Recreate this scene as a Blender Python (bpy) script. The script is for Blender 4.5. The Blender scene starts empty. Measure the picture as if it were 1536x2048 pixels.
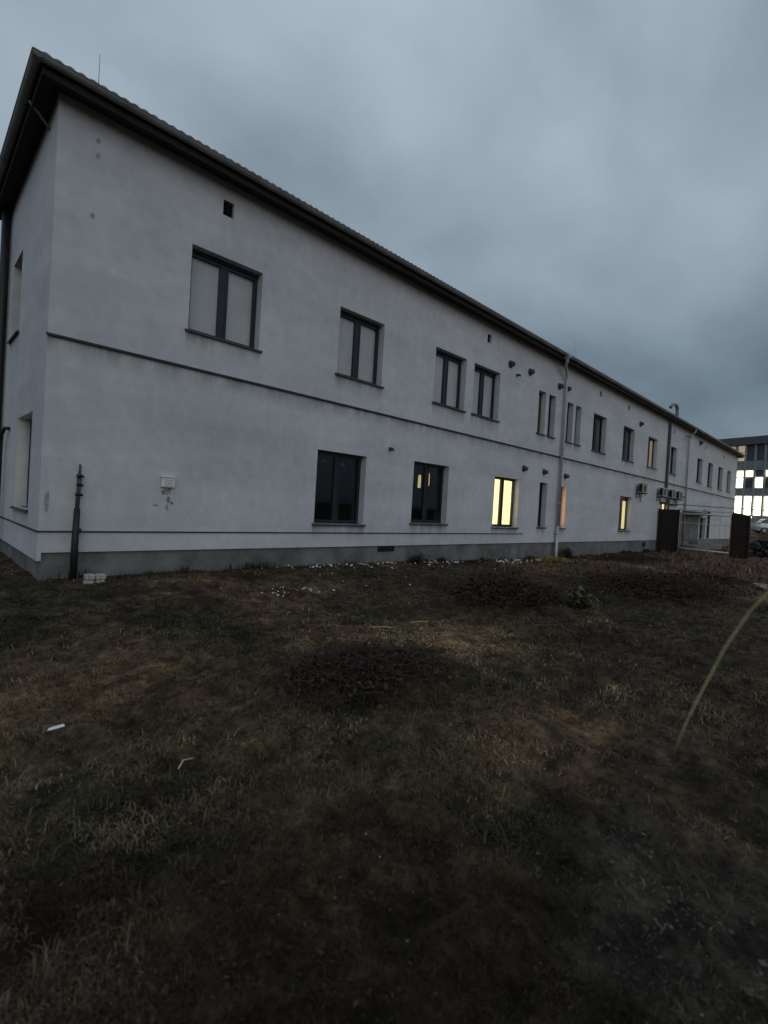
import bpy, math, random
import numpy as np
from mathutils import Matrix, Vector

random.seed(7); rng = np.random.default_rng(11)
S = bpy.context.scene
C = S.collection
R_ = math.radians

# ------------------------------------------------------------------ camera
cam_d = bpy.data.cameras.new('camera'); cam = bpy.data.objects.new('camera', cam_d); C.objects.link(cam)
rows = [[0.7140092565, -0.0334914522, -0.6993347584], [-0.6976394821, 0.0502475201, -0.7146847835], [0.0590756686, 0.9981750895, 0.0125122351]]
M4 = Matrix([rows[0] + [0.0], rows[1] + [0.0], rows[2] + [1.6], [0, 0, 0, 1]])
cam.matrix_world = M4
cam_d.sensor_fit = 'HORIZONTAL'; cam_d.sensor_width = 36.0; cam_d.lens = 981.4 / 1536 * 36
cam_d.clip_start = 0.05; cam_d.clip_end = 3000
cam_d.dof.use_dof = True; cam_d.dof.focus_distance = 13.0; cam_d.dof.aperture_fstop = 2.0
S.camera = cam

# ------------------------------------------------------------------ sky
W = bpy.data.worlds.new('World'); S.world = W; W.use_nodes = True
nt = W.node_tree; nt.nodes.clear()
def N(nt, t, **k):
    n = nt.nodes.new(t)
    for a, b in k.items(): setattr(n, a, b)
    return n
SUN_EL, SUN_AZ = 14.0, 205.0      # degrees; azimuth clockwise from +Y
out = N(nt, 'ShaderNodeOutputWorld'); bg = N(nt, 'ShaderNodeBackground')
sky = N(nt, 'ShaderNodeTexSky'); sky.sky_type = 'NISHITA'; sky.sun_disc = False
sky.sun_elevation = R_(SUN_EL); sky.sun_rotation = R_(SUN_AZ)
sc = N(nt, 'ShaderNodeVectorMath', operation='SCALE'); sc.inputs['Scale'].default_value = 0.06
nt.links.new(sky.outputs[0], sc.inputs[0])
tc = N(nt, 'ShaderNodeTexCoord'); sep = N(nt, 'ShaderNodeSeparateXYZ')
nt.links.new(tc.outputs['Generated'], sep.inputs[0])
addz = N(nt, 'ShaderNodeMath', operation='ADD'); addz.inputs[1].default_value = 0.42
mxz = N(nt, 'ShaderNodeMath', operation='MAXIMUM'); mxz.inputs[1].default_value = 0.0
nt.links.new(sep.outputs['Z'], mxz.inputs[0]); nt.links.new(mxz.outputs[0], addz.inputs[0])
comb = N(nt, 'ShaderNodeCombineXYZ')
for i, a in enumerate('XY'):
    dv = N(nt, 'ShaderNodeMath', operation='DIVIDE')
    nt.links.new(sep.outputs[a], dv.inputs[0]); nt.links.new(addz.outputs[0], dv.inputs[1]); nt.links.new(dv.outputs[0], comb.inputs[i])
mp = N(nt, 'ShaderNodeMapping'); mp.inputs['Rotation'].default_value = (0, 0, R_(35)); mp.inputs['Scale'].default_value = (1.0, 1.35, 1); mp.inputs['Location'].default_value = (3.1, 0.4, 0)
nt.links.new(comb.outputs[0], mp.inputs[0])
n1 = N(nt, 'ShaderNodeTexNoise'); n1.inputs['Scale'].default_value = 1.9; n1.inputs['Detail'].default_value = 7; n1.inputs['Roughness'].default_value = 0.5; n1.inputs['Distortion'].default_value = 0.12
nt.links.new(mp.outputs[0], n1.inputs['Vector'])
cr = N(nt, 'ShaderNodeValToRGB'); e = cr.color_ramp.elements
e[0].position = 0.30; e[0].color = (0.262, 0.333, 0.392, 1)
e[1].position = 0.70; e[1].color = (0.487, 0.585, 0.66, 1)
nt.links.new(n1.outputs[0], cr.inputs[0])
# cloud deck is thinner and brighter overhead, heavier and duller low down
cr2 = N(nt, 'ShaderNodeValToRGB'); e = cr2.color_ramp.elements
e[0].position = 0.0; e[0].color = (0.29, 0.315, 0.35, 1)
e[1].position = 0.75; e[1].color = (1.0, 1.0, 1.0, 1)
m = e.new(0.22); m.color = (0.49, 0.53, 0.57, 1)
m = e.new(0.42); m.color = (0.70, 0.725, 0.76, 1)
nt.links.new(sep.outputs['Z'], cr2.inputs[0])
mul = N(nt, 'ShaderNodeMix', data_type='RGBA', blend_type='MULTIPLY'); mul.inputs[0].default_value = 1.0
nt.links.new(cr.outputs[0], mul.inputs[6]); nt.links.new(cr2.outputs[0], mul.inputs[7])
mix = N(nt, 'ShaderNodeMix', data_type='RGBA'); mix.inputs[0].default_value = 0.94
nt.links.new(sc.outputs[0], mix.inputs[6]); nt.links.new(mul.outputs[2], mix.inputs[7])
nt.links.new(mix.outputs[2], bg.inputs['Color']); bg.inputs['Strength'].default_value = 0.98
nt.links.new(bg.outputs[0], out.inputs['Surface'])

# ------------------------------------------------------------------ sun (veiled, behind the camera)
sd = bpy.data.lights.new('sun', 'SUN'); sd.energy = 0.50; sd.angle = R_(60); sd.color = (1.0, 0.95, 0.92)
so = bpy.data.objects.new('sun', sd); C.objects.link(so)
az = R_(SUN_AZ); el = R_(SUN_EL)
tosun = Vector((math.sin(az) * math.cos(el), math.cos(az) * math.cos(el), math.sin(el)))
so.rotation_euler = tosun.to_track_quat('Z', 'Y').to_euler(); so.location = (0, -20, 30)

S.view_settings.view_transform = 'Standard'; S.view_settings.look = 'None'; S.view_settings.gamma = 1
S.view_settings.exposure = 0.0; S.view_settings.use_curve_mapping = False

# ------------------------------------------------------------------ helpers
class MB:
    def __init__(s): s.v = []; s.f = []; s.mi = []; s.sm = []
    def quad(s, *p, mi=0, sm=False):
        b = len(s.v); s.v += [tuple(q) for q in p]; s.f.append(tuple(range(b, b + len(p)))); s.mi.append(mi); s.sm.append(sm)
    def box(s, x0, y0, z0, x1, y1, z1, mi=0, bev=0.0):
        if x1 < x0: x0, x1 = x1, x0
        if y1 < y0: y0, y1 = y1, y0
        if z1 < z0: z0, z1 = z1, z0
        if bev > 0:
            bev = min(bev, (x1 - x0) / 3, (y1 - y0) / 3, (z1 - z0) / 3)
            prof = []
            for zz, i in ((z0, bev), (z0 + bev, 0), (z1 - bev, 0), (z1, bev)):
                a0, a1, c0, c1 = x0 + i, x1 - i, y0 + i, y1 - i
                prof.append([(a0 + bev, c0, zz), (a1 - bev, c0, zz), (a1, c0 + bev, zz), (a1, c1 - bev, zz), (a1 - bev, c1, zz), (a0 + bev, c1, zz), (a0, c1 - bev, zz), (a0, c0 + bev, zz)])
            s.loft(prof, mi=mi); return
        b = len(s.v)
        s.v += [(x0, y0, z0), (x1, y0, z0), (x1, y1, z0), (x0, y1, z0), (x0, y0, z1), (x1, y0, z1), (x1, y1, z1), (x0, y1, z1)]
        for f in ((0, 3, 2, 1), (4, 5, 6, 7), (0, 1, 5, 4), (1, 2, 6, 5), (2, 3, 7, 6), (3, 0, 4, 7)):
            s.f.append(tuple(b + i for i in f)); s.mi.append(mi); s.sm.append(False)
    def loft(s, rings, closed=True, caps=True, mi=0, sm=False):
        b = len(s.v); n = len(rings[0])
        for r in rings: s.v += [tuple(p) for p in r]
        for k in range(len(rings) - 1):
            for i in range(n if closed else n - 1):
                j = (i + 1) % n
                s.f.append((b + k * n + i, b + k * n + j, b + (k + 1) * n + j, b + (k + 1) * n + i)); s.mi.append(mi); s.sm.append(sm)
        if caps and closed:
            s.f.append(tuple(b + i for i in range(n))[::-1]); s.mi.append(mi); s.sm.append(False)
            s.f.append(tuple(b + (len(rings) - 1) * n + i for i in range(n))); s.mi.append(mi); s.sm.append(False)
    def tube(s, pts, rad, n=10, mi=0):
        pts = [Vector(p) for p in pts]; rr = rad if isinstance(rad, (list, tuple)) else [rad] * len(pts)
        rings = []; up = None
        for i, p in enumerate(pts):
            d = (pts[min(i + 1, len(pts) - 1)] - pts[max(i - 1, 0)]).normalized()
            if up is None: up = d.orthogonal().normalized()
            up = (up - d * up.dot(d)).normalized(); sd = d.cross(up)
            rings.append([p + rr[i] * (math.cos(a) * up + math.sin(a) * sd) for a in [2 * math.pi * k / n for k in range(n)]])
        s.loft(rings, sm=True, mi=mi)
    def build(s, name, mats, parent=None, loc=None):
        me = bpy.data.meshes.new(name); me.from_pydata(s.v, [], s.f)
        if not isinstance(mats, (list, tuple)): mats = [mats]
        for m in mats: me.materials.append(m)
        me.polygons.foreach_set('material_index', s.mi); me.polygons.foreach_set('use_smooth', s.sm); me.update()
        o = bpy.data.objects.new(name, me); C.objects.link(o)
        if parent: o.parent = parent
        if loc: o.location = loc
        return o

def tag(o, label=None, cat=None, group=None, kind=None):
    if label: o['label'] = label
    if cat: o['category'] = cat
    if group: o['group'] = group
    if kind: o['kind'] = kind
    return o
def empty(name, loc=(0, 0, 0), rz=0, **k):
    o = bpy.data.objects.new(name, None); C.objects.link(o); o.location = loc; o.rotation_euler = (0, 0, rz); o.empty_display_size = 0.2
    return tag(o, **k)
def children(o): return [c for c in C.objects if c.parent == o]
def copy_tree(o, parent=None):
    c = o.copy(); C.objects.link(c)
    if parent: c.parent = parent
    for ch in children(o): copy_tree(ch, c)
    return c

def mat(name, col, rough=0.8, metal=0.0, var=0.12, scale=4.0, bump=0.0, bscale=40.0, spec=0.4):
    m = bpy.data.materials.new(name); m.use_nodes = True; nt = m.node_tree; b = nt.nodes['Principled BSDF']
    b.inputs['Roughness'].default_value = rough; b.inputs['Metallic'].default_value = metal; b.inputs['Specular IOR Level'].default_value = spec
    tc = N(nt, 'ShaderNodeTexCoord'); n = N(nt, 'ShaderNodeTexNoise'); n.inputs['Scale'].default_value = scale; n.inputs['Detail'].default_value = 6; n.inputs['Roughness'].default_value = 0.62
    nt.links.new(tc.outputs['Object'], n.inputs['Vector'])
    r = N(nt, 'ShaderNodeValToRGB'); e = r.color_ramp.elements
    e[0].position = 0.3; e[1].position = 0.7
    e[0].color = (*[c * (1 - var) for c in col], 1); e[1].color = (*[min(1, c * (1 + var)) for c in col], 1)
    nt.links.new(n.outputs[0], r.inputs[0]); nt.links.new(r.outputs[0], b.inputs['Base Color'])
    if bump:
        n2 = N(nt, 'ShaderNodeTexNoise'); n2.inputs['Scale'].default_value = bscale; n2.inputs['Detail'].default_value = 4
        nt.links.new(tc.outputs['Object'], n2.inputs['Vector'])
        bp = N(nt, 'ShaderNodeBump'); bp.inputs['Strength'].default_value = bump; bp.inputs['Distance'].default_value = 0.02
        nt.links.new(n2.outputs[0], bp.inputs['Height']); nt.links.new(bp.outputs[0], b.inputs['Normal'])
    return m
def emat(name, col, strength, var=0.15, scale=3.0, alb=0.5):
    """a lit blind, curtain or lamp: diffuse cloth that also gives off light"""
    m = mat(name, (alb, alb * .95, alb * .85), 0.9); nt = m.node_tree; b = nt.nodes['Principled BSDF']
    tc = N(nt, 'ShaderNodeTexCoord'); mp = N(nt, 'ShaderNodeMapping'); mp.inputs['Scale'].default_value = (1, 1, 0.25)
    n = N(nt, 'ShaderNodeTexNoise'); n.inputs['Scale'].default_value = scale; n.inputs['Detail'].default_value = 3
    nt.links.new(tc.outputs['Object'], mp.inputs[0]); nt.links.new(mp.outputs[0], n.inputs['Vector'])
    r = N(nt, 'ShaderNodeValToRGB'); e = r.color_ramp.elements; e[0].position = .35; e[1].position = .65
    e[0].color = (*[c * (1 - var) for c in col], 1); e[1].color = (*col, 1)
    nt.links.new(n.outputs[0], r.inputs[0]); nt.links.new(r.outputs[0], b.inputs['Emission Color']); b.inputs['Emission Strength'].default_value = strength
    return m
def glass_mat(name, tint=0.85, rough=0.03):
    m = bpy.data.materials.new(name); m.use_nodes = True; nt = m.node_tree; nt.nodes.clear()
    o = N(nt, 'ShaderNodeOutputMaterial'); t = N(nt, 'ShaderNodeBsdfTransparent'); t.inputs[0].default_value = (tint, tint, tint, 1)
    g = N(nt, 'ShaderNodeBsdfGlossy'); g.inputs['Roughness'].default_value = rough; g.inputs['Color'].default_value = (.62, .65, .68, 1)
    f = N(nt, 'ShaderNodeFresnel'); ge = N(nt, 'ShaderNodeNewGeometry'); mr = N(nt, 'ShaderNodeMath', operation='MULTIPLY_ADD'); mr.inputs[1].default_value = -.83333; mr.inputs[2].default_value = 1.5
    nt.links.new(ge.outputs['Backfacing'], mr.inputs[0]); nt.links.new(mr.outputs[0], f.inputs['IOR'])
    n = N(nt, 'ShaderNodeTexNoise'); n.inputs['Scale'].default_value = 2.2
    tc = N(nt, 'ShaderNodeTexCoord'); nt.links.new(tc.outputs['Object'], n.inputs['Vector'])
    bp = N(nt, 'ShaderNodeBump'); bp.inputs['Strength'].default_value = .05; bp.inputs['Distance'].default_value = .02
    nt.links.new(n.outputs[0], bp.inputs['Height']); nt.links.new(bp.outputs[0], g.inputs['Normal'])
    x = N(nt, 'ShaderNodeMixShader'); nt.links.new(f.outputs[0], x.inputs[0]); nt.links.new(t.outputs[0], x.inputs[1]); nt.links.new(g.outputs[0], x.inputs[2]); nt.links.new(x.outputs[0], o.inputs[0])
    return m

def vnoise(x, y, seed=0):
    x = np.asarray(x, float); y = np.asarray(y, float)
    xi = np.floor(x).astype(np.int64); yi = np.floor(y).astype(np.int64); fx = x - xi; fy = y - yi
    fx = fx * fx * (3 - 2 * fx); fy = fy * fy * (3 - 2 * fy)
    def h(a, b):
        n = (a * 374761393 + b * 668265263 + seed * 974634777) & 0x7fffffff
        n = ((n ^ (n >> 13)) * 1274126177) & 0x7fffffff
        return ((n ^ (n >> 16)) & 0xffff) / 65535.0
    return (h(xi, yi) * (1 - fx) + h(xi + 1, yi) * fx) * (1 - fy) + (h(xi, yi + 1) * (1 - fx) + h(xi + 1, yi + 1) * fx) * fy
def fbm(x, y, seed=0, o=4):
    s = 0; a = .5; t = 0
    for k in range(o): s = s + a * vnoise(x * 2**k + 17.3 * k, y * 2**k - 9.1 * k, seed + k); t += a; a *= .5
    return s / t
def sstep(a, b, x):
    t = np.clip((x - a) / (b - a), 0, 1); return t * t * (3 - 2 * t)

# ------------------------------------------------------------------ materials
def wall_mat():
    m = mat('white_plaster', (.4, .4, .41), 0.92); nt = m.node_tree; b = nt.nodes['Principled BSDF']
    tc = N(nt, 'ShaderNodeTexCoord')
    def noise(scale, sx=(1, 1, 1), det=5, rough=.6):
        mp = N(nt, 'ShaderNodeMapping'); mp.inputs['Scale'].default_value = sx; nt.links.new(tc.outputs['Object'], mp.inputs[0])
        n = N(nt, 'ShaderNodeTexNoise'); n.inputs['Scale'].default_value = scale; n.inputs['Detail'].default_value = det; n.inputs['Roughness'].default_value = rough
        nt.links.new(mp.outputs[0], n.inputs['Vector']); return n.outputs[0]
    def ramp(src, p0, c0, p1, c1):
        r = N(nt, 'ShaderNodeValToRGB'); e = r.color_ramp.elements; e[0].position = p0; e[0].color = (*c0, 1); e[1].position = p1; e[1].color = (*c1, 1)
        nt.links.new(src, r.inputs[0]); return r.outputs[0]
    base = ramp(noise(.55), .3, (.51, .53, .55), .7, (.66, .66, .68))
    horiz = ramp(noise(1.0, (.25, .25, 1.6), 6, .65), .32, (.88, .885, .89), .66, (1.05, 1.05, 1.05))
    fine = ramp(noise(5.0, (1, 1, .8)), .25, (.86, .865, .87), .75, (1.05, 1.05, 1.05))
    grain = ramp(noise(60, det=2), .3, (.95, .95, .95), .7, (1.03, 1.03, 1.03))
    # insulation board joints: faint darker lines
    brick = N(nt, 'ShaderNodeTexBrick'); brick.inputs['Scale'].default_value = 1.0; brick.inputs['Brick Width'].default_value = 1.95; brick.inputs['Row Height'].default_value = 1.02
    brick.inputs['Mortar Size'].default_value = .012; brick.inputs['Mortar Smooth'].default_value = 1.0
    brick.inputs['Color1'].default_value = (1, 1, 1, 1); brick.inputs['Color2'].default_value = (.98, .98, .985, 1); brick.inputs['Mortar'].default_value = (.935, .935, .94, 1)
    sp = N(nt, 'ShaderNodeSeparateXYZ'); nt.links.new(tc.outputs['Object'], sp.inputs[0])
    ad = N(nt, 'ShaderNodeMath', operation='ADD'); nt.links.new(sp.outputs[0], ad.inputs[0]); nt.links.new(sp.outputs[1], ad.inputs[1])
    cb = N(nt, 'ShaderNodeCombineXYZ'); nt.links.new(ad.outputs[0], cb.inputs[0]); nt.links.new(sp.outputs[2], cb.inputs[1])
    nt.links.new(cb.outputs[0], brick.inputs['Vector'])
    # run-off dirt below ledges: strength comes from a per-corner attribute
    at = N(nt, 'ShaderNodeAttribute'); at.attribute_name = 'stain'
    drip = ramp(noise(1.0, (3.0, 3.0, .35), 6, .7), .40, (1, 1, 1), .64, (.0, .0, .0))
    mm = N(nt, 'ShaderNodeMath', operation='POWER'); mm.inputs[1].default_value = 1.3; nt.links.new(at.outputs['Fac'], mm.inputs[0])
    sm = N(nt, 'ShaderNodeMath', operation='MULTIPLY'); nt.links.new(mm.outputs[0], sm.inputs[0]); nt.links.new(drip, sm.inputs[1])
    def mult(a, bb):
        x = N(nt, 'ShaderNodeMix', data_type='RGBA', blend_type='MULTIPLY'); x.inputs[0].default_value = 1; nt.links.new(a, x.inputs[6]); nt.links.new(bb, x.inputs[7]); return x.outputs[2]
    c = mult(mult(mult(mult(base, horiz), fine), grain), brick.outputs['Color'])
    x = N(nt, 'ShaderNodeMix', data_type='RGBA'); nt.links.new(sm.outputs[0], x.inputs[0]); nt.links.new(c, x.inputs[6]); x.inputs[7].default_value = (.17, .17, .165, 1)
    nt.links.new(x.outputs[2], b.inputs['Base Color'])
    bp = N(nt, 'ShaderNodeBump'); bp.inputs['Strength'].default_value = .25; bp.inputs['Distance'].default_value = .01
    nt.links.new(noise(55, det=3), bp.inputs['Height']); nt.links.new(bp.outputs[0], b.inputs['Normal'])
    return m
M = dict(
    wall=wall_mat(),
    plinth=mat('plinth_render', (.15, .15, .148), .95, var=.45, scale=1.6, bump=.5, bscale=18),
    frame=mat('anthracite_frame', (.018, .021, .026), .45, var=.15, scale=3),
    sill=mat('sill_metal', (.06, .065, .072), .5, .3, var=.25, scale=5),
    sillw=mat('sill_bare_metal', (.25, .26, .27), .4, .6, var=.25, scale=5),
    trim=mat('dark_trim', (.035, .037, .04), .8, var=.4, scale=6),
    soffit=mat('soffit_boards', (.02, .018, .016), .85, var=.35, scale=3, bump=.4, bscale=10),
    gutter=mat('zinc_gutter', (.20, .205, .195), .6, .1, var=.3, scale=2.0),
    tile=mat('roof_tile', (.17, .15, .135), .85, var=.35, scale=3, bump=.3, bscale=25),
    pipe=mat('galvanised_pipe', (.42, .43, .44), .5, .35, var=.2, scale=2.5),
    blackpipe=mat('black_pipe', (.012, .012, .013), .5, var=.3, scale=4),
    darkpipe=mat('dark_duct', (.075, .072, .068), .7, var=.3, scale=3),
    hood=mat('vent_hood', (.06, .062, .066), .6, var=.2),
    black=mat('black_void', (.008, .008, .009), .9),
    blind=mat('white_blind', (.92, .92, .95), .9, var=.10, scale=1.2),
    blind2=mat('grey_curtain', (.20, .195, .19), .95, var=.25, scale=2.5),
    room=mat('room_wall', (.045, .042, .038), .9, var=.3, scale=1.5),
    white=mat('white_enamel', (.75, .76, .76), .45, var=.05),
    acwhite=mat('weathered_casing', (.3, .3, .28), .55, var=.2, scale=5),
    rust=mat('rusty_brown_sheet', (.024, .015, .011), .8, var=.5, scale=2.5, bump=.4),
    gate=mat('galvanised_gate', (.5, .51, .51), .5, .3, var=.2),
    concrete=mat('worn_concrete', (.2, .195, .185), .95, var=.3, scale=3, bump=.5, bscale=20),
    patch=mat('bare_plaster', (.33, .325, .32), .95, var=.4, scale=14),
    spall=mat('spalled_render', (.24, .215, .21), .98, var=.5, scale=22),
    foam=mat('white_foam', (.72, .72, .70), .7, var=.12, scale=20),
    block=mat('pale_block', (.36, .36, .34), .9, var=.35, scale=12, bump=.5),
    paper=mat('paper', (.8, .8, .78), .8, var=.05),
    glass=glass_mat('window_glass'),
    car=mat('silver_car_paint', (.5, .5, .48), .25, .4, var=.03),
    tyre=mat('tyre_rubber', (.015, .015, .015), .8),
    rim=mat('wheel_rim', (.3, .3, .3), .4, .7),
    carglass=mat('car_glass', (.015, .018, .02), .08, var=.05, spec=.6),
    bark=mat('bark', (.045, .038, .03), .95, var=.4, scale=8, bump=.5),
    weed=mat('weed_stems', (.14, .12, .085), .9, var=.3),
    twig=mat('dark_twigs', (.045, .032, .025), .9, var=.5, scale=9),
    bleaf=mat('bramble_leaf', (.046, .034, .026), .95, var=.75, scale=14, spec=.05),
    yleaf=mat('yellowing_leaf', (.075, .072, .03), .8, var=.4, scale=14),
    dleaf=mat('dark_leaf', (.025, .028, .018), .8, var=.5, scale=14),
    tuft=mat('yellow_tuft', (.27, .21, .06), .9, var=.4, scale=9),
    stalk=mat('dry_stalk', (.60, .53, .28), .8, var=.2, scale=12),
    facade2=mat('far_facade_panel', (.27, .275, .28), .7, var=.2, scale=.8),
    mull=mat('far_mullion', (.3, .31, .32), .6, var=.15),
    fglass=mat('far_dark_glass', (.09, .10, .11), .2, var=.3, scale=1.0),
    parapet=mat('far_parapet', (.10, .11, .12), .7, var=.15),
)
LIT = dict(
    g3=emat('lit_curtain_yellow', (1.0, .79, .35), 2.9, .35, 1.6),
    g5=emat('lit_blind_orange', (1.0, .42, .11), 5.0, .2),
    g6=emat('lit_blind_pale_yellow', (1.0, .80, .36), 1.5, .2),
    u7=emat('lit_blind_beige', (1.0, .74, .40), .42, .3),
    n1=emat('lit_blind_dim', (1.0, .8, .45), .22, .4),
    wl=emat('lit_blind_greenish', (.9, 1.0, .5), .4, .3),
    lamp=emat('room_lamp', (1.0, .86, .36), .75, .3),
    far=emat('far_lit_room', (1.0, .92, .62), 6.0, .6, 1.4),
    fardim=emat('far_lit_room_dim', (1.0, .76, .45), .38, .35, 1.2),
    cove=emat('wall_lamp', (1.0, .85, .5), .8, .1),
)

# ------------------------------------------------------------------ ground
D = 9.2; X0 = 1.5; XE = 51.2; YB = 13.9
def gz(x, y, fine=True):
    x = np.asarray(x, float); y = np.asarray(y, float)
    wallw = sstep(5.5, 8.8, y) * sstep(-3, 1, x)
    z = wallw * (.12 - .21 * sstep(6, 19, x))
    z = z + 1.15 * sstep(50, 63, x) * (1 - .0 * x)
    z = z + .35 * sstep(60, 400, np.hypot(x, y))
    near = 1 - sstep(40, 70, np.hypot(x, y))
    am = np.where((y > 8.6) & (x > 1), .35, 1.0)
    z = z + near * am * (.13 * (fbm(x * .45, y * .45, 3) - .5) + .12 * (fbm(x * 2.1, y * 2.1, 5) - .5))
    if fine: z = z + near * am * (.085 * (fbm(x * 5, y * 5, 8, 3) - .5) - .03 * sstep(.5, .64, fbm(x * 4.2, y * 4.2, 261, 3)))
    for (mx, my, rx, ry, h) in ((7.9, 4.9, 1.1, .7, .16), (3.1, 3.25, .8, .5, .14), (12.0, 3.6, 1.8, .8, .2), (15.8, 3.6, 1.2, .5, .15), (20, 7.0, 2.5, .8, .08)):
        z = z + h * np.exp(-((x - mx) / rx)**2 - ((y - my) / ry)**2)
    # shallow muddy track by the camera
    z = z - .03 * track(x, y)
    return z
def track(x, y):
    """1 on the bare trodden earth towards the lower right"""
    q = .20 + .33 * x + .25 * (fbm(x * 1.6, y * 1.6, 31) - .5) - y
    band = sstep(.0, .25, q) * (1 - sstep(1.25, 1.6, q))
    return band * sstep(1.2, 1.6, x + .4 * (fbm(x * 3, y * 3, 41) - .5)) * (1 - sstep(2.9, 4.6, x)) * sstep(.33, .45, fbm(x * 1.2 + 5, y * 1.2, 51, 3))
n = 640
def warp(n, lo, hi, c, k):
    u = np.linspace(np.arcsinh((lo - c) / k), np.arcsinh((hi - c) / k), n); return c + k * np.sinh(u)
gx = warp(n, -900, 1500, 3.0, 1.6); gy = warp(n, -900, 1200, 3.0, 1.6)
GX, GY = np.meshgrid(gx, gy); GZ = gz(GX, GY)
verts = np.stack([GX, GY, GZ], -1).reshape(-1, 3)
idx = np.arange(n * n).reshape(n, n)
faces = np.stack([idx[:-1, :-1], idx[:-1, 1:], idx[1:, 1:], idx[1:, :-1]], -1).reshape(-1, 4)
def fast_mesh(name, verts, faces, material, col=None, attr='col', smooth=False, parent=None):
    me = bpy.data.meshes.new(name); nv = len(verts); nf, k = faces.shape
    me.vertices.add(nv); me.vertices.foreach_set('co', verts.astype(np.float32).ravel())
    me.loops.add(nf * k); me.loops.foreach_set('vertex_index', faces.astype(np.int32).ravel())
    me.polygons.add(nf); me.polygons.foreach_set('loop_start', np.arange(0, nf * k, k, dtype=np.int32)); me.polygons.foreach_set('loop_total', np.full(nf, k, np.int32))
    me.update(calc_edges=True)
    if smooth: me.polygons.foreach_set('use_smooth', np.ones(nf, bool))
    if col is not None:
        a = me.attributes.new(attr, 'FLOAT_COLOR', 'POINT'); a.data.foreach_set('color', np.concatenate([col, np.ones((nv, 1))], 1).astype(np.float32).ravel())
    me.materials.append(material); o = bpy.data.objects.new(name, me); C.objects.link(o)
    if parent: o.parent = parent
    return o
def soil_tone(x, y):
    """ground cover colour, darker near the camera: dry tan, red-brown, dark humus, grey earth"""
    a = fbm(x * .55, y * .55, 71); b = fbm(x * 1.9, y * 1.9, 81)
    rr_ = np.hypot(x, y)
    tan = np.clip(sstep(.54, .72, a) * (.12 + .5 * sstep(2.2, 5.5, rr_)) + .85 * np.exp(-((x - 4.9) / 1.3)**2 - ((y - 3.7) / .8)**2) + .5 * np.exp(-((x - 1.5) / .9)**2 - ((y - 4.6) / .9)**2) + .22 * np.exp(-((x - 1.6) / .5)**2 - ((y - 2.0) / .5)**2) + .25 * np.exp(-((x - 2.6) / .7)**2 - ((y - 1.7) / .3)**2), 0, 1)
    red = np.clip(sstep(13, 20, x) * (1 - sstep(45, 60, x)) * (.5 + .8 * b), 0, 1)
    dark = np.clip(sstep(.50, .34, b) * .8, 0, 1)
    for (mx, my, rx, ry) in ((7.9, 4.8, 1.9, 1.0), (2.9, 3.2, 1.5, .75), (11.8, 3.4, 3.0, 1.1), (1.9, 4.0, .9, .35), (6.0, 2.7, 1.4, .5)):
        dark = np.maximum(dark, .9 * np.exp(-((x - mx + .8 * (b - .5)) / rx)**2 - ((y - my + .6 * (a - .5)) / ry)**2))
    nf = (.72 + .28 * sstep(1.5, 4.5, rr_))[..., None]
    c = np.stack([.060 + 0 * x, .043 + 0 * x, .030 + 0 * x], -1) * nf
    olive = sstep(.5, .66, fbm(x * .8 + 40, y * .8, 131))[..., None]
    c = c * (1 - olive) + olive * np.array([.040, .037, .023]) * nf
    c = c + tan[..., None] * np.array([.13, .088, .048]) + red[..., None] * np.array([.05, .028, .026])
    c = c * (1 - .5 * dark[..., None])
    t = track(x, y)[..., None]
    t = t * .8
    return c * (1 - t) + t * np.array([.038, .034, .028])
def ground_mat():
    m = mat('ground_cover', (.04, .035, .03), .95, bump=.0); nt = m.node_tree; b = nt.nodes['Principled BSDF']; b.inputs['Specular IOR Level'].default_value = .15
    at = N(nt, 'ShaderNodeAttribute'); at.attribute_name = 'col'
    tc = N(nt, 'ShaderNodeTexCoord'); n = N(nt, 'ShaderNodeTexNoise'); n.inputs['Scale'].default_value = 14; n.inputs['Detail'].default_value = 8; n.inputs['Roughness'].default_value = .7
    nt.links.new(tc.outputs['Object'], n.inputs['Vector'])
    r = N(nt, 'ShaderNodeValToRGB'); e = r.color_ramp.elements; e[0].position = .34; e[0].color = (.35, .35, .35, 1); e[1].position = .68; e[1].color = (1.7, 1.62, 1.5, 1)
    nt.links.new(n.outputs[0], r.inputs[0])
    x = N(nt, 'ShaderNodeMix', data_type='RGBA', blend_type='MULTIPLY'); x.inputs[0].default_value = 1
    nt.links.new(at.outputs['Color'], x.inputs[6]); nt.links.new(r.outputs[0], x.inputs[7])
    n3 = N(nt, 'ShaderNodeTexNoise'); n3.inputs['Scale'].default_value = 4.5; n3.inputs['Detail'].default_value = 5; n3.inputs['Roughness'].default_value = .6; nt.links.new(tc.outputs['Object'], n3.inputs['Vector'])
    r3 = N(nt, 'ShaderNodeValToRGB'); e = r3.color_ramp.elements; e[0].position = .38; e[0].color = (.45, .47, .45, 1); e[1].position = .62; e[1].color = (1.5, 1.42, 1.35, 1); nt.links.new(n3.outputs[0], r3.inputs[0])
    x3 = N(nt, 'ShaderNodeMix', data_type='RGBA', blend_type='MULTIPLY'); x3.inputs[0].default_value = 1; nt.links.new(x.outputs[2], x3.inputs[6]); nt.links.new(r3.outputs[0], x3.inputs[7]); nt.links.new(x3.outputs[2], b.inputs['Base Color'])
    bp = N(nt, 'ShaderNodeBump'); bp.inputs['Strength'].default_value = .7; bp.inputs['Distance'].default_value = .03
    nt.links.new(n.outputs[0], bp.inputs['Height']); nt.links.new(bp.outputs[0], b.inputs['Normal'])
    return m
gm = ground_mat()
o = fast_mesh('ground', verts, faces, gm, soil_tone(GX, GY).reshape(-1, 3), smooth=True); tag(o, kind='structure')

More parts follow.
